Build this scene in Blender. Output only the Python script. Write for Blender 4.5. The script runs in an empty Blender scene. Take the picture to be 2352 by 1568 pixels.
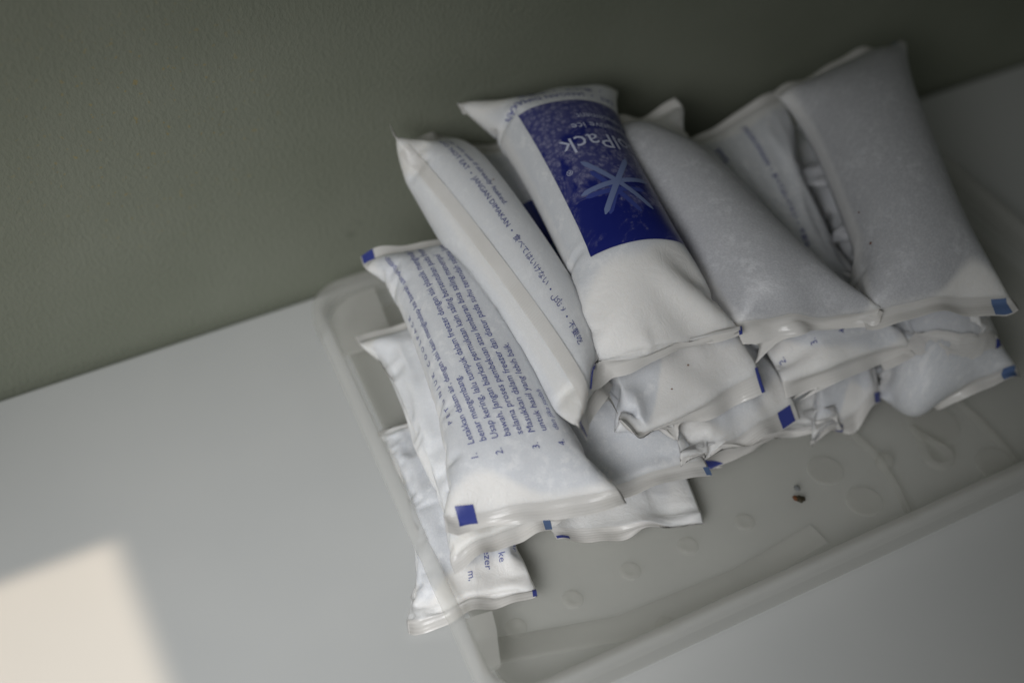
import bpy, bmesh, math, os
import numpy as np
from mathutils import Vector, Matrix
from mathutils.bvhtree import BVHTree

sc = bpy.context.scene
COL = sc.collection

# ------------------------------------------------------------------ camera
# camera frame: rows of RW are the world axes (x along the wall, y into the wall, z up)
# written in camera axes (x right, y down, z forward); the wall is y = 0, the table top z = 0
FPX, CX, CY, CAMH = 3000.0, 1176.0, 784.0, 0.48
ax = np.array([8240.0, -2953.0, FPX]); ax /= np.linalg.norm(ax)
ay = np.array([-2254.0, -3243.0, FPX]); ay -= ax * (ax @ ay); ay /= np.linalg.norm(ay)
RW = np.array([ax, ay, np.cross(ax, ay)])
def _ray(px, py):
    return RW @ np.array([px - CX, py - CY, FPX])
_d = _ray(1176.0, 905.0 - 0.3265 * 1176.0)
CAMY = -_d[1] * (-CAMH / _d[2])
CAMP = np.array([0.0, CAMY, CAMH])
def at(px, py, z):
    """point at height z (m) seen at a place in the photograph (2352 px wide)"""
    d = _ray(px, py)
    return CAMP + d * ((z - CAMH) / d[2])
def to_px(P):
    c = (np.asarray(P) - CAMP) @ RW
    return np.stack([c[..., 0] / c[..., 2] * FPX + CX, c[..., 1] / c[..., 2] * FPX + CY], -1)
cam = bpy.data.cameras.new('camera')
co = bpy.data.objects.new('camera', cam)
COL.objects.link(co)
M = Matrix.Identity(4)
for i in range(3):
    M[i][0], M[i][1], M[i][2], M[i][3] = RW[i, 0], -RW[i, 1], -RW[i, 2], CAMP[i]
co.matrix_world = M
cam.sensor_width = 36.0
cam.lens = FPX / 2352.0 * 36.0
cam.clip_start, cam.clip_end = 0.02, 20.0
cam.dof.use_dof = True
focus = at(1400, 850, 0.066)
cam.dof.focus_distance = float(((focus - CAMP) @ RW)[2]) - .003
cam.dof.aperture_fstop = 3.0
cam.dof.aperture_blades = 8
sc.camera = co

# ------------------------------------------------------------------ light: one window on the left, a patch of sun, dim room
w = bpy.data.worlds.new('World'); sc.world = w; w.use_nodes = True
bg = w.node_tree.nodes['Background']
bg.inputs[0].default_value = (0.95, 1.0, 0.94, 1); bg.inputs[1].default_value = 0.074
def area(name, loc, target, sx, sy, power, color, spread=180.0, roll=None):
    l = bpy.data.lights.new(name, 'AREA'); l.shape = 'RECTANGLE'; l.size, l.size_y = sx, sy
    l.energy = power; l.color = color; l.spread = math.radians(spread)
    o = bpy.data.objects.new(name, l); COL.objects.link(o)
    o.location = loc
    o.rotation_euler = (Vector(target) - Vector(loc)).to_track_quat('-Z', 'Y').to_euler()
    return o
area('window_light', (-0.30, -0.54, 0.42), (0.035, -0.215, 0.01), 0.40, 0.40, 0.58, (0.98, 0.985, 1.0), 50)
pc = at(262, 1243, 0.0)                        # far right corner of the patch of sun on the table
PW, PD, PE = 0.34, 0.30, math.radians(52)      # patch 34 x 30 cm, sun 52 degrees high
pm = Vector((pc[0] - PW / 2, pc[1] - PD / 2, 0.0))
sd = Vector((-math.cos(PE), 0, math.sin(PE))) * 0.9
so = area('sun_patch_light', pm + sd, pm, PD, PW * math.sin(PE), 0.225, (1.0, 0.82, 0.64), 1.0)
zax = sd.normalized(); xax = Vector((0, 1, 0)); yax = zax.cross(xax)
so.matrix_world = Matrix.Translation(pm + sd) @ Matrix((xax, yax, zax)).transposed().to_4x4()
sc.view_settings.view_transform = 'Standard'; sc.view_settings.look = 'None'
sc.view_settings.exposure = 0.0; sc.view_settings.gamma = 1.0
sc.cycles.use_denoising = True
sc.cycles.max_bounces = 8; sc.cycles.transparent_max_bounces = 16
sc.cycles.sample_clamp_indirect = 4.0

# ------------------------------------------------------------------ helpers
def tag(o, label=None, cat=None, group=None, kind=None):
    if label: o['label'] = label
    if cat: o['category'] = cat
    if group: o['group'] = group
    if kind: o['kind'] = kind
    return o
def link(name, me, mat=None, parent=None):
    o = bpy.data.objects.new(name, me); COL.objects.link(o)
    if mat: me.materials.append(mat)
    if parent: o.parent = parent
    return o
def mesh(name, V, F, mat=None, parent=None, smooth=False):
    me = bpy.data.meshes.new(name); me.from_pydata([tuple(map(float, v)) for v in V], [], F)
    if smooth: me.shade_smooth()
    me.update()
    return link(name, me, mat, parent)
class NT:
    """small node-tree writer"""
    def __init__(s, name):
        s.m = bpy.data.materials.new(name); s.m.use_nodes = True
        s.t = s.m.node_tree; s.t.nodes.clear()
        s.out = s.t.nodes.new('ShaderNodeOutputMaterial')
    def n(s, typ, _props=None, **inp):
        nd = s.t.nodes.new('ShaderNode' + typ)
        for k, v in (_props or {}).items(): setattr(nd, k, v)
        for k, v in inp.items():
            sock = nd.inputs[int(k[1:])] if k[0] == '_' and k[1:].isdigit() else nd.inputs[k.replace('_', ' ')]
            if isinstance(v, tuple) and hasattr(v[0], 'outputs'): s.t.links.new(v[0].outputs[v[1]], sock)
            elif hasattr(v, 'outputs'): s.t.links.new(v.outputs[0], sock)
            else: sock.default_value = v
        return nd
    def mix(s, f, a, b, typ='RGBA', blend='MIX'):
        nd = s.t.nodes.new('ShaderNodeMix'); nd.data_type = typ
        if typ == 'RGBA': nd.blend_type = blend
        ia, ib, io = {'RGBA': (6, 7, 2), 'FLOAT': (2, 3, 0)}[typ]
        for i, v in ((0, f), (ia, a), (ib, b)):
            if isinstance(v, tuple) and hasattr(v[0], 'outputs'): s.t.links.new(v[0].outputs[v[1]], nd.inputs[i])
            elif hasattr(v, 'outputs'): s.t.links.new(v.outputs[0], nd.inputs[i])
            else: nd.inputs[i].default_value = v
        return (nd, io)
    def math(s, op, a, b=0.0, clamp=False):
        nd = s.t.nodes.new('ShaderNodeMath'); nd.operation = op; nd.use_clamp = clamp
        for i, v in ((0, a), (1, b)):
            if isinstance(v, tuple): s.t.links.new(v[0].outputs[v[1]], nd.inputs[i])
            elif hasattr(v, 'outputs'): s.t.links.new(v.outputs[0], nd.inputs[i])
            else: nd.inputs[i].default_value = v
        return (nd, 0)
    def ramp(s, x, a, b):
        nd = s.t.nodes.new('ShaderNodeMapRange'); nd.interpolation_type = 'SMOOTHSTEP'
        src = x if isinstance(x, tuple) else (x, 0)
        s.t.links.new(src[0].outputs[src[1]], nd.inputs[0])
        nd.inputs[1].default_value, nd.inputs[2].default_value = a, b
        return (nd, 0)
    def surf(s, sh):
        s.t.links.new(sh.outputs[0], s.out.inputs[0]); return s.m
def rgb(r, g, b): return (r, g, b, 1.0)

def mat_table():
    t = NT('white_laminate'); tc = t.n('TexCoord')
    n1 = t.n('TexNoise', Vector=(tc, 3), Scale=7.0, Detail=3.0)
    sp = t.n('TexVoronoi', Vector=(tc, 3), Scale=17.0)
    n2 = t.n('TexNoise', Vector=(tc, 3), Scale=900.0, Detail=2.0)
    c = t.mix(t.ramp(n1, .3, .75), rgb(.55, .56, .55), rgb(.59, .595, .58))
    c = t.mix(t.ramp((sp, 0), .034, .015), c, rgb(.36, .35, .33))
    b = t.n('Bump', Strength=.035, Distance=.0004, Height=n2)
    p = t.n('BsdfPrincipled', Base_Color=c, Roughness=.38, Normal=b)
    p.inputs['Specular IOR Level'].default_value = .4
    return t.surf(p)
def mat_wall():
    t = NT('grey_green_wall_paint'); tc = t.n('TexCoord')
    mp = t.n('Mapping', Vector=(tc, 3), Scale=(1.0, 1.0, .7))
    n1 = t.n('TexNoise', Vector=mp, Scale=520.0, Detail=2.0, Roughness=.5)
    n2 = t.n('TexNoise', Vector=(tc, 3), Scale=9.0, Detail=4.0)
    n3 = t.n('TexNoise', Vector=(tc, 3), Scale=340.0, Detail=1.0)
    n5 = t.n('TexNoise', Vector=(tc, 3), Scale=45.0, Detail=3.0)
    c = t.mix(t.ramp(n2, .3, .7), rgb(.198, .213, .164), rgb(.228, .242, .192))
    # scattered flecks of yellow where the paint has been splashed
    y = at(340, 300, 0.0); d = _ray(330, 300); q = CAMP + d * (-CAMP[1] / d[1])
    dist = t.n('VectorMath', {'operation': 'DISTANCE'}, _0=(tc, 3), _1=tuple(q))
    near = t.ramp((dist, 1), .085, .02)
    fl = t.math('MULTIPLY', t.ramp(n3, .665, .70), near)
    c = t.mix(t.math('MULTIPLY', fl, .45), c, rgb(.33, .24, .05))
    d = _ray(816, 528); q2 = CAMP + d * (-CAMP[1] / d[1])
    dist2 = t.n('VectorMath', {'operation': 'DISTANCE'}, _0=(tc, 3), _1=tuple(q2))
    sm = t.math('MULTIPLY', t.ramp((dist2, 1), .007, .001), t.ramp(n5, .42, .58))
    c = t.mix(t.math('MULTIPLY', sm, .6), c, rgb(.05, .05, .04))
    h = t.math('ADD', n1, t.math('MULTIPLY', n5, .35))
    b = t.n('Bump', Strength=.45, Distance=.0012, Height=h)
    p = t.n('BsdfPrincipled', Base_Color=c, Roughness=.62, Normal=b)
    p.inputs['Specular IOR Level'].default_value = .3
    return t.surf(p)
def mat_tray(name, col, alpha, rough=.3):
    t = NT(name); tc = t.n('TexCoord')
    n1 = t.n('TexNoise', Vector=(tc, 3), Scale=18.0, Detail=4.0)
    n2 = t.n('TexNoise', Vector=(tc, 3), Scale=260.0, Detail=2.0)
    c = t.mix(t.ramp(n1, .3, .7), rgb(*col), rgb(*[min(1, x * 1.07) for x in col]))
    b = t.n('Bump', Strength=.06, Distance=.0006, Height=n2)
    p = t.n('BsdfPrincipled', Base_Color=c, Roughness=rough, Normal=b)
    p.inputs['Specular IOR Level'].default_value = .35
    tl = t.n('BsdfTranslucent', Color=c)
    m1 = t.n('MixShader', Fac=.35, _1=p, _2=tl)
    tr = t.n('BsdfTransparent', Color=rgb(.965, .965, .95))
    return t.surf(t.n('MixShader', Fac=1 - alpha, _1=m1, _2=tr))
def film_common(t):
    at_ = t.n('Attribute', {'attribute_name': 'flat_uv'})
    oi = t.n('ObjectInfo')
    sh = t.n('VectorMath', {'operation': 'ADD'}, _0=(at_, 1), _1=(oi, 5))
    return at_, sh
def mat_film(name, gel=(.65, .665, .69), film=(.81, .795, .77), frost=(.765, .772, .785), rough=.50):
    t = NT(name); a, v = film_common(t)
    g = t.n('Attribute', {'attribute_name': 'gel'})
    n1 = t.n('TexNoise', Vector=v, Scale=70.0, Detail=6.0, Roughness=.6, Distortion=.6)
    n2 = t.n('TexNoise', Vector=v, Scale=300.0, Detail=4.0, Roughness=.65)
    n3 = t.n('TexNoise', Vector=v, Scale=1500.0, Detail=2.0)
    n4 = t.n('TexNoise', Vector=v, Scale=38.0, Detail=5.0, Distortion=1.2)
    frosted = t.mix(t.ramp(n2, .44, .64), rgb(*gel), rgb(*frost))
    frosted = t.mix(t.ramp(n1, .40, .62), rgb(*gel), frosted)
    gl = t.ramp((g, 2), .15, .75)
    c = t.mix(gl, rgb(*film), frosted)
    c = t.mix(t.math('MULTIPLY', t.ramp(n3, .38, .68), .20), c, rgb(.90, .90, .90))
    cr = t.math('ABSOLUTE', t.math('SUBTRACT', n4, .5))
    h = t.math('ADD', t.math('MULTIPLY', n3, .22), t.math('MULTIPLY', n2, .34))
    n5 = t.n('TexNoise', Vector=v, Scale=120.0, Detail=4.0, Roughness=.6, Distortion=1.5)
    cr2 = t.math('MULTIPLY', t.math('ABSOLUTE', t.math('SUBTRACT', n5, .5)), t.math('SUBTRACT', 1.25, gl))
    h = t.math('ADD', h, t.math('ADD', t.math('MULTIPLY', n4, .55), t.math('MULTIPLY', cr2, -1.6)))
    b = t.n('Bump', Strength=.27, Distance=.0012, Height=h)
    p = t.n('BsdfPrincipled', Base_Color=c, Roughness=rough, Normal=b)
    p.inputs['Specular IOR Level'].default_value = .34
    p.inputs['Subsurface Weight'].default_value = .65
    p.inputs['Subsurface Radius'].default_value = (1.0, .95, .9)
    p.inputs['Subsurface Scale'].default_value = .006
    return t.surf(p)
def mat_seal():
    t = NT('crimped_film'); a, v = film_common(t)
    w1 = t.n('TexWave', {'bands_direction': 'Y'}, Vector=(a, 1), Scale=240.0, Distortion=.6, Detail=1.0)
    n1 = t.n('TexNoise', Vector=v, Scale=55.0, Detail=4.0)
    n2 = t.n('TexNoise', Vector=v, Scale=900.0, Detail=2.0)
    c = t.mix(t.ramp(n1, .3, .7), rgb(.81, .79, .755), rgb(.85, .835, .81))
    h = t.math('ADD', t.math('MULTIPLY', w1, .5), t.math('ADD', t.math('MULTIPLY', n1, 1.2), t.math('MULTIPLY', n2, .3)))
    b = t.n('Bump', Strength=.26, Distance=.0005, Height=h)
    p = t.n('BsdfPrincipled', Base_Color=c, Roughness=.20, Normal=b)
    tl = t.n('BsdfTranslucent', Color=c)
    return t.surf(t.n('MixShader', Fac=.28, _1=p, _2=tl))
def mat_ink(name, col, rough=.42):
    t = NT(name)
    p = t.n('BsdfPrincipled', Base_Color=rgb(*col), Roughness=rough)
    return t.surf(p)
def mat_label():
    t = NT('navy_label_print_under_frost'); a, v = film_common(t)
    n1 = t.n('TexNoise', Vector=(a, 1), Scale=62.0, Detail=6.0, Roughness=.66, Distortion=.9)
    n2 = t.n('TexNoise', Vector=(a, 1), Scale=620.0, Detail=4.0, Roughness=.7)
    n3 = t.n('TexVoronoi', Vector=(a, 1), Scale=420.0)
    sep = t.n('SeparateXYZ', Vector=(a, 1))
    # frost has grown on the half towards the wall; the near half of the gel is clear
    grad = t.ramp((sep, 1), .150, .045)
    f = t.math('ADD', n1, t.math('MULTIPLY', t.math('SUBTRACT', grad, .5), .30))
    patch = t.ramp(f, .47, .60)
    grain = t.math('MULTIPLY', t.ramp(n2, .36, .62), t.ramp((n3, 0), .75, .25))
    grain = t.math('ADD', t.math('MULTIPLY', grain, .75), .22)
    k = t.math('MULTIPLY', patch, grain, True)
    c = t.mix(k, rgb(.009, .015, .150), rgb(.225, .225, .345))
    b = t.n('Bump', Strength=.10, Distance=.0008, Height=n2)
    p = t.n('BsdfPrincipled', Base_Color=c, Roughness=.36, Normal=b)
    p.inputs['Specular IOR Level'].default_value = .4
    return t.surf(p)
MT = dict(table=mat_table(), wall=mat_wall(),
          tray_floor=mat_tray('frosted_tray_plastic', (.74, .735, .705), .28, .36),
          tray_rim=mat_tray('frosted_rim_plastic', (.78, .77, .745), .35, .28),
          tray_rib=mat_tray('frosted_rib_plastic', (.76, .755, .73), .17, .32),
          film=mat_film('white_film_over_gel'),
          film_clear=mat_film('white_film_over_clear_gel', gel=(.455, .46, .48), frost=(.55, .555, .575), rough=.36),
          cloth=mat_film('white_nonwoven_over_gel', gel=(.74, .75, .765), film=(.80, .785, .75), frost=(.80, .81, .82), rough=.6),
          seal=mat_seal(), ink=mat_ink('navy_ink', (.042, .058, .26)), pale_ink=mat_ink('pale_blue_ink', (.12, .19, .36)),
          soft_ink=mat_ink('worn_navy_ink', (.10, .12, .33)), logo=mat_ink('light_blue_logo_ink', (.165, .21, .385)), logo2=mat_ink('mid_blue_logo_ink', (.045, .065, .27)),
          white_ink=mat_ink('white_label_ink', (.55, .58, .72)), label=mat_label(),
          rust=mat_ink('rust_brown_speck', (.16, .055, .015), .7), dark=mat_ink('dark_crumb', (.03, .022, .008), .6),
          ember=mat_ink('brown_crumb', (.13, .045, .012), .6), smoke=mat_ink('grey_crumb', (.16, .17, .17), .6))

# ------------------------------------------------------------------ table and wall
def slab(name, lo, hi, mat, bevel=.002):
    bm = bmesh.new(); bmesh.ops.create_cube(bm, size=1.0)
    for v in bm.verts:
        v.co = Vector([lo[i] + (hi[i] - lo[i]) * (v.co[i] + .5) for i in range(3)])
    if bevel: bmesh.ops.bevel(bm, geom=bm.edges[:], offset=bevel, segments=3, affect='EDGES', profile=.5)
    me = bpy.data.meshes.new(name); bm.to_mesh(me); bm.free()
    return link(name, me, mat)
tag(slab('table', (-.9, -1.0, -.032), (1.7, -.0035, 0), MT['table']),
    'white table top pushed against the grey green wall', 'table')
tag(slab('wall', (-.9, 0, -.4), (1.7, .10, 1.3), MT['wall'], 0),
    'matt grey green painted wall with orange peel texture behind the table', 'wall')

# ------------------------------------------------------------------ tray: four rim corners read at rim height
TH = .021
C4 = [np.array([at(728, 668, TH)[0], at(728, 668, TH)[1] ])] 
tl = at(722, 640, TH); bl = at(1108, 1600, TH)
fr = at(2352, 1085, TH); fl_ = at(1409.6, 1520, TH)
yf = .5 * (fr[1] + fl_[1])                                   # front rim line
xl_b = bl[0]; xl_t = at(745, 760, TH)[0]; yb = -.016; xr = at(2310, 1040, .004)[0] + .105
corners = [np.array([xl_t, yb]), np.array([xr, yb]), np.array([xr, yf]), np.array([xl_b, yf])]
def round_loop(cs, inset, r, n=7):
    """rounded quadrilateral, inset by a distance; counter-clockwise from above is not needed"""
    c = sum(cs) / 4; pts = []
    P = []
    for i in range(4):
        a, b, d = cs[i - 1], cs[i], cs[(i + 1) % 4]
        u1 = (a - b) / np.linalg.norm(a - b); u2 = (d - b) / np.linalg.norm(d - b)
        P.append((b + (u1 + u2) * inset, u1, u2))
    for b, u1, u2 in P:
        p1, p2 = b + u1 * r, b + u2 * r
        for k in range(n + 1):
            s = k / n * math.pi / 2
            pts.append(b + u1 * r * (1 - math.sin(s)) + u2 * r * (1 - math.cos(s)))
    return pts
def band(name, rings, mat, parent, closed=False, keep=None):
    """skin between successive rounded loops (inset, radius, z)"""
    loops = [round_loop(corners, i, r) for i, r, z in rings]; n = len(loops[0])
    V = [(p[0], p[1], z) for lp, (i, r, z) in zip(loops, rings) for p in lp]; F = []
    R = len(rings)
    for j in range(R if closed else R - 1):
        for k in range(n):
            if keep and not keep(k, n): continue
            F.append((j * n + k, j * n + (k + 1) % n, ((j + 1) % R) * n + (k + 1) % n, ((j + 1) % R) * n + k))
    o = mesh(name, V, F, mat, parent, True)
    bm = bmesh.new(); bm.from_mesh(o.data); bmesh.ops.recalc_face_normals(bm, faces=bm.faces); bm.to_mesh(o.data); bm.free()
    return o
tray = bpy.data.objects.new('tray', None); COL.objects.link(tray)
tray.location = (float(sum(c[0] for c in corners) / 4), float(sum(c[1] for c in corners) / 4), 0)
tag(tray, 'shallow frosted translucent plastic tray under the heap of ice packs', 'tray')
TC = np.array([tray.location.x, tray.location.y]); corners = [c - TC for c in corners]
# rim: a rounded flange with a skirt in front; the long walls are closed, the left wall is open under the rim
band('rim', [(.0000, .020, TH - .006), (.0004, .020, TH - .002), (.0018, .019, TH), (.0052, .017, TH), (.0066, .016, TH - .002), (.0070, .016, TH - .005)], MT['tray_rim'], tray)
left_side = lambda k, n: not (k >= n - 1 or k < 0)
band('wall_skirt', [(.0012, .020, .0015), (.0004, .020, TH - .0062)], MT['tray_rim'], tray, keep=lambda k, n: k != n - 1)
band('inner_wall', [(.0070, .016, TH - .0054), (.0085, .015, .008), (.013, .013, .0038)], MT['tray_floor'], tray, keep=lambda k, n: k != n - 1)
lp = round_loop(corners, .0125, .013); nf = len(lp)
# floor with small pips and ring dimples pressed into it: fine sheet, real relief
fx0, fx1 = min(p[0] for p in lp), max(p[0] for p in lp); fy0, fy1 = min(p[1] for p in lp), max(p[1] for p in lp)
mesh('floor', [(p[0], p[1], .0032) for p in lp] + [(p[0], p[1], .0012) for p in lp],
     [tuple(range(nf)), tuple(range(2 * nf - 1, nf - 1, -1))] + [(k, (k + 1) % nf, nf + (k + 1) % nf, nf + k) for k in range(nf)], MT['tray_floor'], tray)
def lathe(name, c, prof, mat, parent, n=24, z0=.0032):
    V = []; F = []
    for r, z in prof:
        for k in range(n):
            s = 2 * math.pi * k / n; V.append((c[0] + r * math.cos(s), c[1] + r * math.sin(s), z0 + z))
    for j in range(len(prof) - 1):
        for k in range(n): F.append((j * n + k, j * n + (k + 1) % n, (j + 1) * n + (k + 1) % n, (j + 1) * n + k))
    F.append(tuple((len(prof) - 1) * n + k for k in range(n)))
    return mesh(name, V, F, mat, parent, True)
def fl(px, py): return at(px, py, .0035)[:2] - TC
for px, py in ((1710, 1198), (1580, 1252), (1448, 1310), (1315, 1375), (1185, 1440), (1530, 1436), (1455, 1180)):
    lathe('floor_pip', fl(px, py), [(.0048, .0001), (.0040, .0007), (.0030, .0009), (.0020, .0005), (.0008, .0002)], MT['tray_rib'], tray, 16)
for px, py, r in ((1895, 1080, .0085), (1985, 1150, .0085), (2145, 975, .0125), (2290, 1065, .010)):
    lathe('floor_dimple', fl(px, py), [(r, .0002), (r * .90, .0005), (r * .82, .0005), (r * .70, .0003), (r * .3, .0003)], MT['tray_floor'], tray, 28)
def bar(name, pts, wd, h, mat, parent, z0=.0032):
    """low moulded rib along floor points"""
    V = []; F = []
    for i, p in enumerate(pts):
        a = pts[max(0, i - 1)]; b = pts[min(len(pts) - 1, i + 1)]; t = (b - a) / np.linalg.norm(b - a); s = np.array([-t[1], t[0]])
        for o, z in ((-.5, 0), (-.38, .8), (-.15, 1), (.15, 1), (.38, .8), (.5, 0)): V.append((*(p + s * o * wd), z0 + .0001 + z * h))
    for i in range(len(pts) - 1):
        for k in range(5): F.append((i * 6 + k, i * 6 + k + 1, (i + 1) * 6 + k + 1, (i + 1) * 6 + k))
    F += [tuple(range(6)), tuple(range(len(V) - 1, len(V) - 7, -1))]
    return mesh(name, V, F, mat, parent, True)
bar('floor_rib', [fl(1900, 940), fl(1945, 985), fl(2012, 1047), fl(2060, 1120), fl(2095, 1198)], .0030, .0030, MT['tray_rib'], tray)
bar('floor_rib', [fl(2200, 925), fl(2245, 965), fl(2300, 1022), fl(2352, 1085)], .0030, .0032, MT['tray_rib'], tray)
bar('floor_rib', [fl(1100, 1500), fl(1430, 1440), fl(1700, 1330), fl(1880, 1225)], .012, .0008, MT['tray_floor'], tray)
lathe('mould_knob', fl(2030, 1065), [(.0042, .0), (.0040, .004), (.003, .005), (.001, .0052)], MT['tray_rib'], tray, 16)
# drop shaped boss
dp = []
for k in range(28):
    s = 2 * math.pi * k / 28; r = .0078; x, y = r * math.sin(s), -r * math.cos(s)
    if y > 0: x *= max(0.0, 1 - (y / r) ** 1.2 * .92); y *= 2.6
    dp.append(np.array([x, y]))
dc = fl(2155, 1048)
V = [(*(dc + p), .0033) for p in dp] + [(*(dc + p * .92), .0062) for p in dp] + [(*(dc + p * .62), .0062) for p in dp] + [(*(dc + p * .5), .0045) for p in dp]
mesh('drop_boss', V, [(j * 28 + k, j * 28 + (k + 1) % 28, (j + 1) * 28 + (k + 1) % 28, (j + 1) * 28 + k) for j in range(3) for k in range(28)] + [tuple(84 + k for k in range(28))], MT['tray_rib'], tray, True)
def ledge(pxs, z=.0165, th=.002):
    P = [at(x, y, z)[:2] - TC for x, y in pxs]; n = len(P)
    mesh('corner_ledge', [(*p, z) for p in P] + [(*p, z - th) for p in P],
         [tuple(range(n)), tuple(range(2 * n - 1, n - 1, -1))] + [(k, (k + 1) % n, n + (k + 1) % n, n + k) for k in range(n)], MT['tray_rim'], tray)
ledge([(757, 745), (772, 706), (800, 683), (860, 660), (905, 780), (838, 798), (785, 815)])
ledge([(1068, 1420), (1130, 1402), (1140, 1440), (1150, 1525), (1112, 1548)])

# ------------------------------------------------------------------ one ice pack: inflate a welded tube of film, lay it where it lies
def sim_tube(W, L, fill=.55, seed=1, nh=24, nv=60, seal=3, iters=230, flat=.016, bend=.08, ends=(.10, .12), lump=.35, squeeze=.03, tilt=.0):
    rng = np.random.default_rng(seed); nu = 2 * nh
    a = np.linspace(0, 2 * W, nu, endpoint=False)
    x = np.where(a <= W, a, 2 * W - a) - W / 2
    sgn = np.where((a > 0) & (a < W), 1., np.where(a > W, -1., 0.))
    y = np.linspace(0, L, nv); vv = y / L
    P = np.zeros((nv, nu, 3)); P[..., 0] = x[None]; P[..., 1] = y[:, None]
    e0, e1 = ends
    # how far the gel reaches: ragged towards both ends
    ph = rng.uniform(0, 6.28, 8); th = a / (2 * W) * 2 * math.pi
    rag = lambda o: lump * .09 * (np.sin(th + ph[o]) + .8 * np.sin(2 * th + ph[o + 1]) + .5 * np.sin(3 * th + ph[o + 2]))
    lo = e0 + rag(0); hi = 1 - e1 + rag(3)
    sm = lambda t: np.clip(t, 0, 1) ** 2 * (3 - 2 * np.clip(t, 0, 1))
    mask = sm((vv[:, None] - lo[None]) / .10 + .5) * sm((hi[None] - vv[:, None]) / .10 + .5)
    mask *= 1 + .25 * lump * np.sin(vv * 9 + ph[6])[:, None]
    P[..., 2] = sgn[None] * mask * .010 * np.sqrt(np.clip(1 - (2 * x / W) ** 2, 0, 1))[None]
    P[..., 2] += rng.normal(0, .0006, (nv, nu)); P[..., 0] += rng.normal(0, .0003, (nv, nu))
    low = sum(rng.normal(0, 1) * np.sin(k * th[None] + m_ * vv[:, None] * 6.28 + rng.uniform(0, 6.28)) for k in (1, 2, 3, 4) for m_ in (1, 2, 4))
    P[..., 2] += low * .0007 * (lump + .3) * (1.15 - mask)
    hu, hv = 2 * W / nu, L / (nv - 1); hd = math.hypot(hu, hv)
    Vt = fill * W * W / math.pi * (L * (1 - e0 - e1) + .01)
    mate = (nu - np.arange(nu)) % nu; prev = P.copy(); sg = 0
    def con(A, B, h, k, kc):
        d = B - A; l = np.sqrt((d * d).sum(-1, keepdims=True)) + 1e-9
        s = (l - h) / l * .5
        return d * np.where(s > 0, s * k, s * kc)
    for it in range(iters):
        vel = (P - prev) * .86; prev = P.copy(); P = P + vel
        if it in (30, 70): P += rng.normal(0, .0004, P.shape)
        for rep in range(2):
            for o in (0, 1):
                ia = np.arange(o, nu, 2); ib = (ia + 1) % nu
                c = con(P[:, ia], P[:, ib], hu, 1, .7); P[:, ia] += c; P[:, ib] -= c
            for o in (0, 1):
                ia = np.arange(o, nv - 1, 2); c = con(P[ia], P[ia + 1], hv, 1, .7); P[ia] += c; P[ia + 1] -= c
            for o in (0, 1):
                for s in (1, -1):
                    ia = np.arange(o, nv - 1, 2); c = con(P[ia], np.roll(P[ia + 1], -s, 1), hd, .6, .25)
                    P[ia] += c; P[ia + 1] -= np.roll(c, s, 1)
        P += bend * .5 * (.5 * (np.roll(P, 1, 1) + np.roll(P, -1, 1)) - P)
        P[1:-1] += bend * .5 * (.5 * (P[:-2] + P[2:]) - P[1:-1])
        du = np.roll(P, -1, 1) - np.roll(P, 1, 1); dv = np.zeros_like(P); dv[1:-1] = P[2:] - P[:-2]; dv[0] = P[1] - P[0]; dv[-1] = P[-1] - P[-2]
        n = np.cross(du, dv) * .25; vol = (P * n).sum() / 3
        if it == 0: sg = 1 if vol > 0 else -1
        vol *= sg; n = n * sg * mask[..., None]
        P += n * np.clip((Vt - vol) / ((n * n).sum() + 1e-12), -80, 80) * .5
        if flat:
            P[..., 2] = np.where(P[..., 2] > flat, flat + (P[..., 2] - flat) * .6, P[..., 2])
            P[..., 2] = np.where(P[..., 2] < -flat, -flat + (P[..., 2] + flat) * .6, P[..., 2])
        for rows in (slice(0, seal), slice(nv - seal, nv)):
            m = .5 * (P[rows] + P[rows][:, mate]); e = np.zeros((nu, 3)); e[:, 2] = sgn * .0002
            m[..., 0] += (x[None] * .985 - m[..., 0]) * .35; m[..., 2] *= .93
            P[rows] = m + e
        if squeeze:                                    # the ends are pushed a little together, so the empty film buckles
            s0 = squeeze * L * min(1, it / 80)
            xx = P[0, :, 0] / W; tl_ = tilt * L * min(1, it / 80)
            P[0, :, 1] += (s0 * .5 - P[0, :, 1].mean()) * .5 - .0; P[-1, :, 1] += (L - s0 * .5 - P[-1, :, 1].mean()) * .5 + .1 * tl_ * (x / W)
        else: P -= P.mean((0, 1)) - np.array([0, L / 2, 0])
    P[..., 0] -= P[..., 0].mean(); P[..., 2] -= P[..., 2].mean()
    thick = np.abs(P[..., 2] - P[:, mate, 2]); gel = np.clip(mask, 0, 1) * np.clip(thick / (.55 * thick.max()) + .25, 0, 1)
    gel[:, 0] = gel[:, 1]; gel[:, nh] = gel[:, nh - 1]
    return P, gel
def fold(P, p0, ang_dir, angle, radius):
    """bend all points beyond a line in the flat plane round that line (a turned-up corner or flap)"""
    t = np.array([math.cos(math.radians(ang_dir)), math.sin(math.radians(ang_dir))]); nrm = np.array([-t[1], t[0]])
    d = (P[..., :2] - np.array(p0)) @ nrm; A = math.radians(angle); lim = abs(A) * radius
    th = np.clip(d / radius, 0, abs(A)); ex = np.clip(d - lim, 0, None); s = 1 if A > 0 else -1
    along = (P[..., :2] - np.array(p0)) @ t
    h = radius - s * P[..., 2]
    nd = np.where(d > 0, np.sin(th) * h + ex * np.cos(th), d)
    nz = np.where(d > 0, s * (radius - np.cos(th) * h + ex * np.sin(th)), P[..., 2])
    Q = P.copy(); Q[..., :2] = np.array(p0) + along[..., None] * t + nd[..., None] * nrm; Q[..., 2] = nz
    return Q
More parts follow.
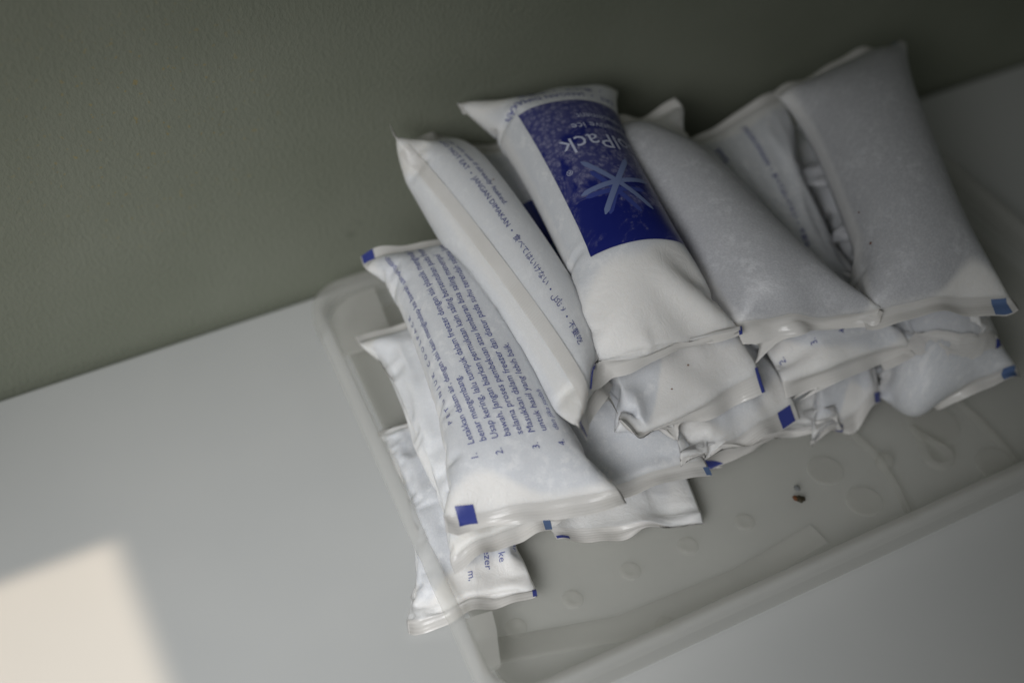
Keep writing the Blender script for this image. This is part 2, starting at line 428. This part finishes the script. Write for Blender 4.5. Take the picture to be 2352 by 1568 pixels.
def catmull(G, r, c):
    """bicubic reading of a grid (rows open, columns closed)"""
    nv, nu = G.shape[:2]
    def w4(t): return (-.5 * t + t * t - .5 * t ** 3, 1 - 2.5 * t * t + 1.5 * t ** 3, .5 * t + 2 * t * t - 1.5 * t ** 3, -.5 * t * t + .5 * t ** 3)
    r = np.clip(r, 0, nv - 1); i = np.minimum(np.floor(r).astype(int), nv - 2); j = np.floor(c).astype(int)
    wr, wc = w4(r - i), w4(c - j); out = 0
    for k in range(4):
        ii = np.clip(i + k - 1, 0, nv - 1)
        for l in range(4): out = out + G[ii, (j + l - 1) % nu] * (wr[k] * wc[l])[..., None]
    return out
PACKS = []
LOWER = []                                             # what is already lying there, for contact
class Pack:
    def __init__(s, Al, Ar, Bl, Br, seed, fill=.55, flat=.014, arch=0., W=None, L=None, roll=0., folds=(), wav=.0015, tip=0., fit=4, **kw):
        want = [np.array(q[:2], float) for q in (Al, Ar, Bl, Br)]; use = [q.copy() for q in want]; zz = [q[2] / 100 for q in (Al, Ar, Bl, Br)]
        al, ar, bl, br = [at(*q, z) for q, z in zip(use, zz)]
        s.W = W or .5 * (np.linalg.norm(ar - al) + np.linalg.norm(br - bl)); s.L = L or np.linalg.norm((al + ar - bl - br) / 2) * 1.035
        P0, gel = sim_tube(s.W, s.L, fill, seed, flat=flat, **kw)
        s.gel = gel; s.nv, s.nu = gel.shape; s.parts = []
        y = P0[..., 1].copy(); rng = np.random.default_rng(seed + 77)
        for end in (0, s.L):                           # welds are never straight: let them wave
            k = np.exp(-np.abs(y - end) / .011); u = P0[..., 0] / s.W
            f1, f2, f3 = rng.uniform(0, 6.28, 3)
            P0[..., 2] += wav * k * (1.2 * np.sin(5 * u + f1) + .8 * np.sin(11 * u + f2) + .35 * np.sin(21 * u + f3))
        for f in folds: P0 = fold(P0, (f[0] * s.W, f[1] * s.L), f[2], f[3], f[4] if len(f) > 4 else .004)
        for it in range(fit + 1):                      # move the unfolded corners until the folded ones lie where they should
            s.G = s.lay(P0, [at(*q, z) for q, z in zip(use, zz)], W, roll, arch)
            if it == fit: break
            got = to_px(np.array([s.G[0, 0], s.G[0, s.nu // 2], s.G[-1, 0], s.G[-1, s.nu // 2]]))
            if roll: e = [.5 * (want[0] + want[1] - got[0] - got[1])] * 2 + [.5 * (want[2] + want[3] - got[2] - got[3])] * 2
            else: e = [want[i] - got[i] for i in range(4)]
            use = [q + .75 * d for q, d in zip(use, e)]
    def lay(s, P, cs, W, roll, arch):
        al, ar, bl, br = cs; a, b = (al + ar) / 2, (bl + br) / 2; wa, wb = ar - al, br - bl
        t = (P[..., 1] / s.L)[..., None]
        ax_ = b - a; up0 = np.cross(ax_, wa / np.linalg.norm(wa) + wb / np.linalg.norm(wb)); up0 /= np.linalg.norm(up0)
        tc = np.clip(t, -.1, 1.1)
        wv = wa * (1 - tc) / np.linalg.norm(wa) + wb * tc / np.linalg.norm(wb); wv /= np.linalg.norm(wv, axis=-1, keepdims=True)
        if roll:
            tt = ax_ / np.linalg.norm(ax_); c_, s_ = math.cos(math.radians(roll)), math.sin(math.radians(roll))
            wv = wv * c_ + np.cross(tt, wv) * s_ + tt * (wv @ tt)[..., None] * (1 - c_)
        n = np.cross(np.broadcast_to(ax_, wv.shape), wv); n /= np.linalg.norm(n, axis=-1, keepdims=True)
        sc_w = 1.0 if (W or roll) else (np.linalg.norm(wa) * (1 - tc) + np.linalg.norm(wb) * tc) / s.W
        return a + ax_ * t + up0 * (arch * 4 * t * (1 - t)) + wv * P[..., :1] * sc_w + n * P[..., 2:]
    def settle(s, zmin=.0036, ymax=-.0015, margin=.0005):
        """push the film out of whatever it would sink into; the soft pack dents instead"""
        G0 = s.G.copy()
        for rep in range(2):
            D = np.zeros_like(s.G); flat_ = s.G.reshape(-1, 3); d_ = D.reshape(-1, 3)
            lo, hi = flat_.min(0) - .001, flat_.max(0) + .001
            for bv, l2, h2 in LOWER:
                if (l2 > hi).any() or (h2 < lo).any(): continue
                cand = np.nonzero(((flat_ > l2) & (flat_ < h2)).all(1))[0]
                for i in cand:
                    top = 2 < i % s.nu < s.nu // 2 - 2
                    v = Vector(flat_[i]); q, nn, idx, dist = bv.find_nearest(v, .022)
                    if q is None: continue
                    sd_ = (v - q).dot(nn)
                    if sd_ < -.003 and top: continue
                    if sd_ < margin and (dist < .0225):
                        k_ = np.array(q - v + nn * margin) if sd_ < 0 else np.array(nn) * (margin - sd_)
                        m_ = np.linalg.norm(k_); d_[i] += k_ * min(1, .011 / m_)
            for k in range(4):                         # spread the dents
                sm = .25 * (np.roll(D, 1, 1) + np.roll(D, -1, 1)); sm[1:-1] += .25 * (D[:-2] + D[2:]); sm[0] += .5 * D[1]; sm[-1] += .5 * D[-2]
                D = np.where(np.linalg.norm(D, axis=-1, keepdims=True) > 1e-6, D, sm * .9)
            dn = np.linalg.norm(D, axis=-1, keepdims=True); D = D * np.minimum(1, .009 / (dn + 1e-9))
            s.G = s.G + D
            s.G[..., 2] = np.maximum(s.G[..., 2], zmin + .0002 * np.sin(np.arange(s.nu))[None] ** 2)
            s.G[..., 1] = np.minimum(s.G[..., 1], ymax)
        idx = np.arange(s.nv * s.nu).reshape(s.nv, s.nu); F = []
        for j in range(s.nv - 1):
            for k in range(s.nu):
                F.append((idx[j, k], idx[j + 1, k], idx[j + 1, (k + 1) % s.nu], idx[j, (k + 1) % s.nu]))
        fl_ = s.G.reshape(-1, 3)
        s.flip = False
        bv = BVHTree.FromPolygons([Vector(p) for p in fl_], [tuple(map(int, f)) for f in F])
        # outward test: normal of a top face must point with the pack's front
        c, r = s.nu // 4, s.nv // 2
        e = np.cross(s.G[r + 1, c] - s.G[r, c], s.G[r, c + 1] - s.G[r, c]); m = (s.nu - c) % s.nu
        if e @ (s.G[r, c] - s.G[r, m]) < 0:
            s.flip = True; bv = BVHTree.FromPolygons([Vector(p) for p in fl_], [tuple(map(int, f[::-1])) for f in F])
        LOWER.append((bv, fl_.min(0), fl_.max(0)))
    def surf(s, u, v, off=0.0):
        """points on the film: u metres round the tube from the left edge, v metres from the far end"""
        u = np.asarray(u, float); v = np.asarray(v, float)
        f = lambda uu, vv: catmull(s.G, vv / s.L * (s.nv - 1), uu / (2 * s.W) * s.nu)
        p = f(u, v); e = .0012
        n = np.cross(f(u, v + e) - f(u, v - e), f(u + e, v) - f(u - e, v)); n /= np.linalg.norm(n, axis=-1, keepdims=True) + 1e-12
        if s.flip: n = -n
        return p + n * off, n
    def build(s, label, mat='film', group=None, name='ice_pack', seal_rows=3):
        up = 2; NV, NU = (s.nv - 1) * up + 1, s.nu * up
        r, c = np.meshgrid(np.arange(NV) / up, np.arange(NU) / up, indexing='ij')
        G = catmull(s.G, r, c); gel = catmull(s.gel[..., None], r, c)[..., 0]
        ctr = s.G[s.nv // 2].mean(0)
        root = bpy.data.objects.new(name, None); COL.objects.link(root); root.location = (ctr[0], ctr[1], s.G[..., 2].min())
        tag(root, label, 'ice pack', group); s.root = root; s.org = np.array(root.location)
        e = .6
        du = np.roll(G, -1, 1) - np.roll(G, 1, 1); dv = np.zeros_like(G); dv[1:-1] = G[2:] - G[:-2]; dv[0] = G[1] - G[0]; dv[-1] = G[-1] - G[-2]
        N = np.cross(dv, du); N /= np.linalg.norm(N, axis=-1, keepdims=True) + 1e-12
        if s.flip: N = -N
        uu = c / s.nu * 2 * s.W; vv = r / (s.nv - 1) * s.L
        cuts = [(0, seal_rows * up, 'end_seal', MT['seal']), (seal_rows * up, NV - 1 - seal_rows * up, 'film', MT[mat]), (NV - 1 - seal_rows * up, NV - 1, 'end_seal', MT['seal'])]
        for r0, r1, nm, m in cuts:
            V = (G[r0:r1 + 1] - s.org).reshape(-1, 3); n_ = r1 - r0 + 1
            j, k = np.meshgrid(np.arange(n_ - 1), np.arange(NU), indexing='ij'); j = j.ravel(); k = k.ravel(); k1 = (k + 1) % NU
            F = np.stack([j * NU + k, (j + 1) * NU + k, (j + 1) * NU + k1, j * NU + k1], 1)
            if s.flip: F = F[:, ::-1]
            me = bpy.data.meshes.new(nm); me.from_pydata(V.tolist(), [], F.tolist()); me.shade_smooth()
            at1 = me.attributes.new('flat_uv', 'FLOAT_VECTOR', 'POINT')
            at1.data.foreach_set('vector', np.stack([uu[r0:r1 + 1], vv[r0:r1 + 1], np.zeros_like(uu[r0:r1 + 1])], -1).astype(np.float32).ravel())
            at2 = me.attributes.new('gel', 'FLOAT', 'POINT'); at2.data.foreach_set('value', gel[r0:r1 + 1].astype(np.float32).ravel())
            me.normals_split_custom_set_from_vertices(N[r0:r1 + 1].reshape(-1, 3).tolist())
            link(nm, me, m, root)
        PACKS.append(s); return s
    def patch(s, name, u0, u1, v0, v1, mat, off=.00025, nu=24, nv=24, skew=0., wob=0., label=None):
        """a printed area or strip lying on the film"""
        a, b = np.meshgrid(np.linspace(0, 1, nu), np.linspace(0, 1, nv))
        U = u0 + (u1 - u0) * a + skew * b; Vv = v0 + (v1 - v0) * b
        o_ = off + wob * a * (.6 + .4 * np.sin(b * 17)) if wob else off
        p, n = s.surf(U, Vv); p = p + n * (o_[..., None] if wob else off) - s.org
        F = [(j * nu + k, j * nu + k + 1, (j + 1) * nu + k + 1, (j + 1) * nu + k) for j in range(nv - 1) for k in range(nu - 1)]
        o = mesh(name, p.reshape(-1, 3), F, MT[mat], s.root, True)
        at1 = o.data.attributes.new('flat_uv', 'FLOAT_VECTOR', 'POINT')
        at1.data.foreach_set('vector', np.stack([U, Vv, U * 0], -1).astype(np.float32).ravel())
        if label: o['label'] = label
        return o
    def text(s, lines, mat='ink', name='printed_text', off=.0003, skew=0.):
        """lines: (string, u, v, size, turn, x stretch, spacing, slant); turn = way the words run: far, near, left"""
        V = []; F = []
        for (st, u, v, size, turn, xs, sp, sh) in lines:
            cu = bpy.data.curves.new('t', 'FONT'); cu.body = st; cu.size = size; cu.space_character = sp; cu.shear = sh; cu.resolution_u = 2
            to = bpy.data.objects.new('t', cu); COL.objects.link(to)
            bpy.context.view_layer.update()
            me = bpy.data.meshes.new_from_object(to.evaluated_get(bpy.context.evaluated_depsgraph_get()))
            bm = bmesh.new(); bm.from_mesh(me); bmesh.ops.triangulate(bm, faces=bm.faces[:])
            lng = [e for e in bm.edges if e.calc_length() > .0022]
            if lng: bmesh.ops.subdivide_edges(bm, edges=lng, cuts=1)
            bmesh.ops.triangulate(bm, faces=bm.faces[:])
            q = np.array([vv.co[:2] for vv in bm.verts]).reshape(-1, 2); b0 = len(V)
            if len(q):
                X, Y = q[:, 0] * xs, q[:, 1]
                if turn == 'far': U, W_ = u - Y - skew * X, v - X
                elif turn == 'near': U, W_ = u + Y, v + X
                else: U, W_ = u - X, v + Y
                U = -U if False else U
                p, n = s.surf(U, W_, off); V += (p - s.org).tolist()
                bm.verts.index_update(); F += [tuple(b0 + vv.index for vv in f.verts) for f in bm.faces]
            bm.free(); COL.objects.unlink(to); bpy.data.objects.remove(to); bpy.data.curves.remove(cu); bpy.data.meshes.remove(me)
        return mesh(name, V, F, MT[mat], s.root)
GR = 'ice packs heaped in the frosted tray'
def P(*a, **k):
    p = Pack(*a, **k); p.settle(); return p
# ------------------------------------------------------------------ the heap, from the tray floor up
# corners: far left, far right, near left, near right as (x, y in the photograph, height in cm)
NEAR = lambda v, a, r=.006: (0, v, 0, a, r)
NL = lambda u, v, a, r=.004: (-u, v, 45, a, r)          # near left corner turned by an angle
NR = lambda u, v, a, r=.004: (u, v, -45, a, r)
FL = lambda u, v, a, r=.004: (-u, v, 135, a, r)
FR = lambda u, v, a, r=.004: (u, v, 225, a, r)
LOOSE = dict(lump=1., squeeze=.085, wav=.004, bend=.11)
p17 = P((868, 1000, 1.5), (1175, 930, 1.5), (938, 1455, .9), (1234, 1370, 1.0), 17, fill=.50, flat=.012, lump=1., squeeze=.10, wav=.005, bend=.09).build(
    'lowest pack at the left, its corner poking out under the tray rim, printed text upright', 'film', GR)
p15 = P((1090, 730, 1.5), (1390, 650, 1.5), (1278, 1238, .9), (1612, 1190, 1.0), 15, fill=.36, flat=.011, ends=(.1, .22), lump=1., squeeze=.09, wav=.005, bend=.12).build(
    'pack flat on the tray floor, its pinched empty end pointing at the floor pips', 'film', GR)
p11 = P((1720, 540, 1.8), (1990, 450, 1.8), (1860, 1015, 1.1), (2022, 925, 1.6), 11, fill=.42, flat=.011, **LOOSE).build(
    'low shaded pack with two small blue corners beside the bulging pack', 'film', GR)
p12 = P((1900, 520, 3.4), (2190, 430, 3.4), (2060, 975, 2.6), (2348, 880, 2.8), 12, fill=.98, flat=.023, ends=(.05, .03), lump=.5, wav=.003, fit=0, folds=[NL(-.06, .90, -160, .010)]).build(
    'bulging round pack at the far right with a pinched neck and blue corner', 'film', GR)
p10 = P((1420, 570, 1.8), (1690, 490, 1.8), (1640, 1075, 1.2), (1935, 990, 1.4), 10, fill=.40, flat=.011, ends=(.1, .2), **LOOSE).build(
    'low pack with a blue mark whose pointed corner hangs over the tray floor', 'film', GR)
p16 = P((815, 772, 3.4), (1110, 700, 3.4), (1045, 1318, 2.6), (1268, 1216, 2.8), 16, fill=.62, flat=.016, lump=.8, squeeze=.06, wav=.003, bend=.1).build(
    'plain white pack under the instructions pack, leaning on the left rim', 'cloth', GR)
p14 = P((1030, 680, 3.7), (1330, 590, 3.7), (1290, 1200, 2.9), (1636, 1092, 3.0), 14, fill=.66, flat=.016, ends=(.1, .08), lump=.7, squeeze=.06, wav=.003).build(
    'grey pack with a pale ear, showing from under the right side of the instructions pack', 'film', GR)
p8 = P((1290, 570, 4.0), (1580, 490, 4.0), (1558, 1062, 3.0), (1838, 960, 3.2), 8, fill=.5, flat=.013, **LOOSE).build(
    'pack with a square navy mark on its flap, below the crumpled pack', 'film', GR)
p13 = P((1735, 300, 4.6), (2085, 215, 4.6), (2030, 850, 3.6), (2285, 812, 3.8), 13, fill=.50, flat=.013, ends=(.03, .1), lump=.5, squeeze=.05, wav=.003, bend=.10).build(
    'shaded pack tucked under the rightmost top pack', 'film', GR)
p9 = P((1470, 410, 5.0), (1770, 340, 5.0), (1805, 915, 4.3), (2094, 818, 4.4), 9, fill=.66, flat=.016, folds=[NEAR(.90, -45)], lump=.6, squeeze=.06, wav=.003, bend=.10).build(
    'pack showing the numerals 2, 3 and 4 with a shining end fold', 'film', GR)
p1 = P((828, 590, 6.2), (1165, 520, 6.2), (1024, 1222, 4.6), (1440, 1156, 5.0), 1, fill=.80, flat=.021, ends=(.03, .13), lump=.8, squeeze=.08, wav=.004, bend=.10, folds=[(0, .945, 6, -45, .004), NL(.36, .95, 40, .003)]).build(
    'white pack covered with blue Indonesian instructions, navy square on its near corner', 'film', GR)
p7 = P((1180, 430, 5.6), (1500, 345, 5.6), (1420, 968, 4.6), (1758, 900, 4.8), 7, fill=.62, flat=.018, folds=[NEAR(.91, -40), NL(.30, .90, 75, .003)], ends=(.1, .18), lump=1., squeeze=.10, wav=.004, bend=.12).build(
    'crumpled pack with a folded shining flap under the navy label pack', 'film', GR)
p18 = P((1035, 350, 7.0), (1290, 300, 7.0), (1270, 800, 6.0), (1430, 770, 6.0), 18, fill=.45, flat=.011).build(
    'pack with a dark navy label wedged in the gap beside the navy label pack', 'film', GR)
p5 = P((1545, 345, 7.0), (1795, 204, 7.4), (1800, 760, 4.6), (2000, 700, 4.6), 5, fill=.48, flat=.013, ends=(.08, .1), lump=.2).build(
    'pack with faint blue print sunk between the two grey top packs', 'film', GR)
p6 = P((1775, 215, 9.2), (2068, 92, 9.4), (1990, 757, 6.8), (2342, 710, 7.0), 6, fill=.84, flat=.026, ends=(.0, .04), lump=.5, wav=.003, bend=.11, folds=[(0, .08, 180, -35, .02), NR(.42, .97, 35)]).build(
    'smooth grey pack at the top right with two rust specks', 'film_clear', GR)
p4 = P((1240, 320, 8.8), (1552, 224, 9.0), (1706, 790, 6.6), (2030, 715, 6.6), 4, fill=.92, flat=None, ends=(.06, .0), lump=1.2, wav=.006, squeeze=.07, bend=.10, folds=[(0, .945, 0, -70, .004), NR(.38, .96, 60)]).build(
    'plain grey pack beside the navy label pack, bulging over its near end', 'film_clear', GR)
p2 = P((894, 286, 10.2), (1042, 314, 7.6), (1350, 1012, 6.8), (1408, 876, 5.6), 2, fill=.94, flat=None, W=.064, ends=(.08, .10), lump=.5, squeeze=.06, wav=.004, iters=320, bend=.10).build(
    'round white pack with a seam and a do not eat warning down its side', 'cloth', GR)
p3 = P((1062, 262, 9.9), (1405, 208, 9.9), (1348, 894, 8.0), (1706, 768, 8.2), 3, fill=.88, flat=None, ends=(-.02, .20), lump=1.1, wav=.004, squeeze=.11, bend=.085, iters=300, folds=[(0, .10, 180, -60, .016), NEAR(.70, -22, .05), (0, .885, 3, -40, .004), NL(.30, .93, 50, .004)]).build(
    'pack with a large frosted navy label and light blue star logo', 'film', GR)

# ------------------------------------------------------------------ print on the packs
S_ = .0047
p1.text([('PETUNJUK COOLPACK', .0128, .114, .0036, 'far', .95, 2.0, 0)] +
    [(t, .0205 + i * .0050, v - .004, .0042, 'far', .92, 1.0, 0) for t, i, v in (
     ('1.', 0, .1375), ('Letakkan dalam air, dengan sisi kain menghadap ke bawah sampai benar-', 0, .1310),
     ('benar mengembang.', 1, .1310), ('2.', 2, .1375), ('Usap kering, lalu tumpuk dalam freezer dengan sisi plastik menghadap ke', 2, .1310),
     ('bawah. Jangan biarkan permukaan kain saling bersentuhan pada freezer', 3, .1310),
     ('selama proses pembekuan atau lembaran bisa saling menempel', 4, .1310),
     ('3.', 5, .1375), ('Masukkan dalam freezer dan diatur pada suhu terendah selama 3 jam', 5, .1310),
     ('untuk hasil yang lebih baik.', 6, .1310), ('4.', 7.2, .1375))], skew=.085)
p1.text([('dan jika sudah', .0560, .127, .0036, 'far', .92, 1, .2)], 'soft_ink', skew=.085)
p1.patch('navy_mark', .0060, .0135, .1500, .1587, 'ink')
p2.patch('fin_seal', -.0030, .0030, .014, .172, 'seal', off=.0005, nu=8, nv=60, wob=.0006, skew=.009)
p2.text([('DO NOT EAT  •  JANGAN DIMAKAN  •  食べてはいけない  •  \ufedc\ufe97\ufe84\ufe97 \ufefb  •  不要吃'.replace('\ufedc\ufe97\ufe84\ufe97', '\ufede\ufedb\ufe84\ufe97'), .0165, .024, .0040, 'near', .90, 1.0, 0),
         ('Do not use if already leaked.', .0220, .0235, .0043, 'near', .98, 1.0, .25)])
p3.patch('navy_label', .0165, .085, .0355, .1165, 'label', nu=40, nv=60)
lab = p3
lab.text([('CoolPack', .0720, .0600, .0122, 'left', .98, 1.0, 0), ('®', .0250, .0750, .0038, 'left', 1, 1, 0)], 'white_ink', 'label_title', .0005)
lab.text([('alternative ice', .0640, .0525, .0054, 'left', 1, 1, 0), ('replacement', .0620, .0465, .0048, 'left', 1, 1, 0)], 'white_ink', 'label_subtitle', .0005)
lab.text([('EAT  •  JANGAN DIMAKAN', .0640, .0285, .0046, 'left', .95, 1.05, 0), ('•  食べて  •  不要吃', .0600, .0215, .0046, 'left', .95, 1.05, 0)], 'ink', 'printed_text', .0004)
def stroke(pk, name, pts, wd, mat, off):
    """a rounded brush stroke along (u, v) points"""
    pts = np.array(pts); n = 16; q = pts[0] + (pts[1] - pts[0]) * np.linspace(0, 1, n)[:, None]
    t = pts[1] - pts[0]; t /= np.linalg.norm(t); s_ = np.array([-t[1], t[0]]); U = []; F = []
    for i in range(n):
        e = min(i, n - 1 - i) / (n - 1) * np.linalg.norm(pts[1] - pts[0]); h = wd * math.sqrt(max(0.05, 1 - max(0, 1 - e / wd) ** 2))
        U += [q[i] + s_ * h, q[i], q[i] - s_ * h]
    U = np.array(U); p, _n = pk.surf(U[:, 0], U[:, 1], off)
    for i in range(n - 1): F += [(3 * i, 3 * i + 1, 3 * i + 4, 3 * i + 3), (3 * i + 1, 3 * i + 2, 3 * i + 5, 3 * i + 4)]
    return mesh(name, p - pk.org, F, MT[mat], pk.root)
lc = np.array([.0395, .0875])
for k, (a, r1, r2) in enumerate(((2, .016, .016), (62, .017, .017), (122, .017, .016))):
    d = np.array([math.cos(math.radians(a)), math.sin(math.radians(a))])
    stroke(lab, 'logo_stroke', (lc + np.array([-.002, .004]) - d * r1 * .8, lc + np.array([-.002, .004]) + d * r2 * .8), .0011, 'logo2', .0004)
for k, (a, r1, r2) in enumerate(((-6, .016, .016), (54, .017, .018), (126, .016, .018))):
    d = np.array([math.cos(math.radians(a)), math.sin(math.radians(a))])
    stroke(lab, 'logo_stroke', (lc - d * r1, lc + d * r2), .00115, 'logo', .0006 + k * .0001)
p9.text([('2.', .0060, .1400, .0046, 'far', 1, 1, 0), ('3.', .0228, .1385, .0046, 'far', 1, 1, 0), ('4.', .0385, .1375, .0046, 'far', 1, 1, 0)])
p5.text([('bawah', .0175, .030, .0048, 'far', 1, 1, 0), ('JANGAN DIMAKAN  •  食べてはいけない  •  不要吃', .0330, .012, .0038, 'near', .95, 1.0, 0)])
p17.text([('m,', .0300, .0850, .0044, 'near', 1, 1, 0), ('freezer', .0380, .0720, .0046, 'near', 1, 1, 0), ('menghadap ke', .0450, .0580, .0044, 'near', 1, 1, 0), ('benar-benar', .0530, .0580, .0042, 'near', 1, 1, 0)], 'soft_ink')
p18.patch('navy_label', .012, .043, .054, .118, 'ink', nu=16, nv=24)
p18.text([('O', .030, .082, .012, 'left', 1, 1, 0)], 'pale_ink', 'label_title', .0006)
def nm(pk, side, end, w0=.0035, w1=.0115, h=.0075, mat='ink', back=False):
    """registration mark printed in a corner of the weld"""
    u0, u1 = (w0, w1) if side == 'l' else (pk.W - w1, pk.W - w0)
    if back: u0, u1 = 2 * pk.W - u0, 2 * pk.W - u1
    v0, v1 = (0.0003, h) if end == 'far' else (pk.L - h, pk.L - .0003)
    return pk.patch('navy_mark', u0, u1, v0, v1, mat, nu=8, nv=8)
nm(p6, 'r', 'far', mat='pale_ink'); nm(p6, 'r', 'near', mat='pale_ink'); nm(p8, 'r', 'near'); nm(p12, 'r', 'near', mat='pale_ink')
nm(p3, 'l', 'near', -.0015, .001, .014); nm(p3, 'r', 'near', -.001, .002, .010); nm(p7, 'r', 'near', -.002, .002, .010); nm(p7, 'l', 'near', .004, .009, .002)
nm(p10, 'l', 'near', .004, .010, .005); nm(p11, 'r', 'near', .001, .006, .006); nm(p11, 'l', 'near', .02, .026, .006); nm(p13, 'r', 'near', .003, .010, .004)
nm(p16, 'r', 'near', .0002, .004, .008, 'pale_ink'); nm(p14, 'r', 'near', .0005, .003, .004, 'pale_ink'); nm(p15, 'l', 'near', .001, .006, .002); nm(p2, 'l', 'near', .002, .008, .008)
nm(p17, 'r', 'near', .0002, .002, .006); nm(p1, 'l', 'far', .001, .006, .005)

# ------------------------------------------------------------------ specks
def speck(pk, u, v, r, mat='rust'):
    p, n = pk.surf(np.array([u]), np.array([v]), .0002); p = p[0] - pk.org; n = n[0]
    a = np.cross(n, [.3, .8, .5]); a /= np.linalg.norm(a); b = np.cross(n, a); V = []; F = []
    for h, k in ((0, 1), (.3, .8), (.45, .3)):
        for i in range(7):
            s = 6.283 * i / 7; q = r * k * (1 + .3 * math.sin(3.1 * i)); V.append(p + a * q * math.cos(s) + b * q * .7 * math.sin(s) + n * r * h)
    for j in range(2):
        for i in range(7): F.append((j * 7 + i, j * 7 + (i + 1) % 7, (j + 1) * 7 + (i + 1) % 7, (j + 1) * 7 + i))
    F.append(tuple(range(14, 21))); mesh('rust_speck', V, F, MT[mat], pk.root, True)
def crumb(loc, parts, label, cat):
    root = bpy.data.objects.new('crumb', None); COL.objects.link(root); root.location = loc; tag(root, label, cat)
    for nm_, c, r, mat, sd in parts:
        bm = bmesh.new(); bmesh.ops.create_icosphere(bm, subdivisions=2, radius=r); g = np.random.default_rng(sd)
        for vv in bm.verts: vv.co = Vector((vv.co.x * (1 + g.normal(0, .16)), vv.co.y * (1.3 + g.normal(0, .16)), max(-r * .55, vv.co.z * .7))) + Vector(c) + Vector((0, 0, r * .55))
        me = bpy.data.meshes.new(nm_); bm.to_mesh(me); bm.free(); link(nm_, me, MT[mat], root)
speck(p6, .0090, .1055, .0006); speck(p6, .0105, .1248, .0008); speck(p7, .0423, .1371, .0006); speck(p7, .0311, .1430, .0005); speck(p2, .0264, .0577, .0005)
cl = at(1836, 1148, .0034)
crumb(cl, [('black_flake', (0, 0, 0), .0016, 'dark', 1), ('orange_flake', (-.0013, .0014, 0), .0012, 'ember', 2), ('black_flake', (.0016, -.0004, 0), .0011, 'dark', 3), ('grey_flake', (.0026, .0056, 0), .0013, 'smoke', 4)],
      'tiny black and orange crumb on the tray floor', 'crumb')
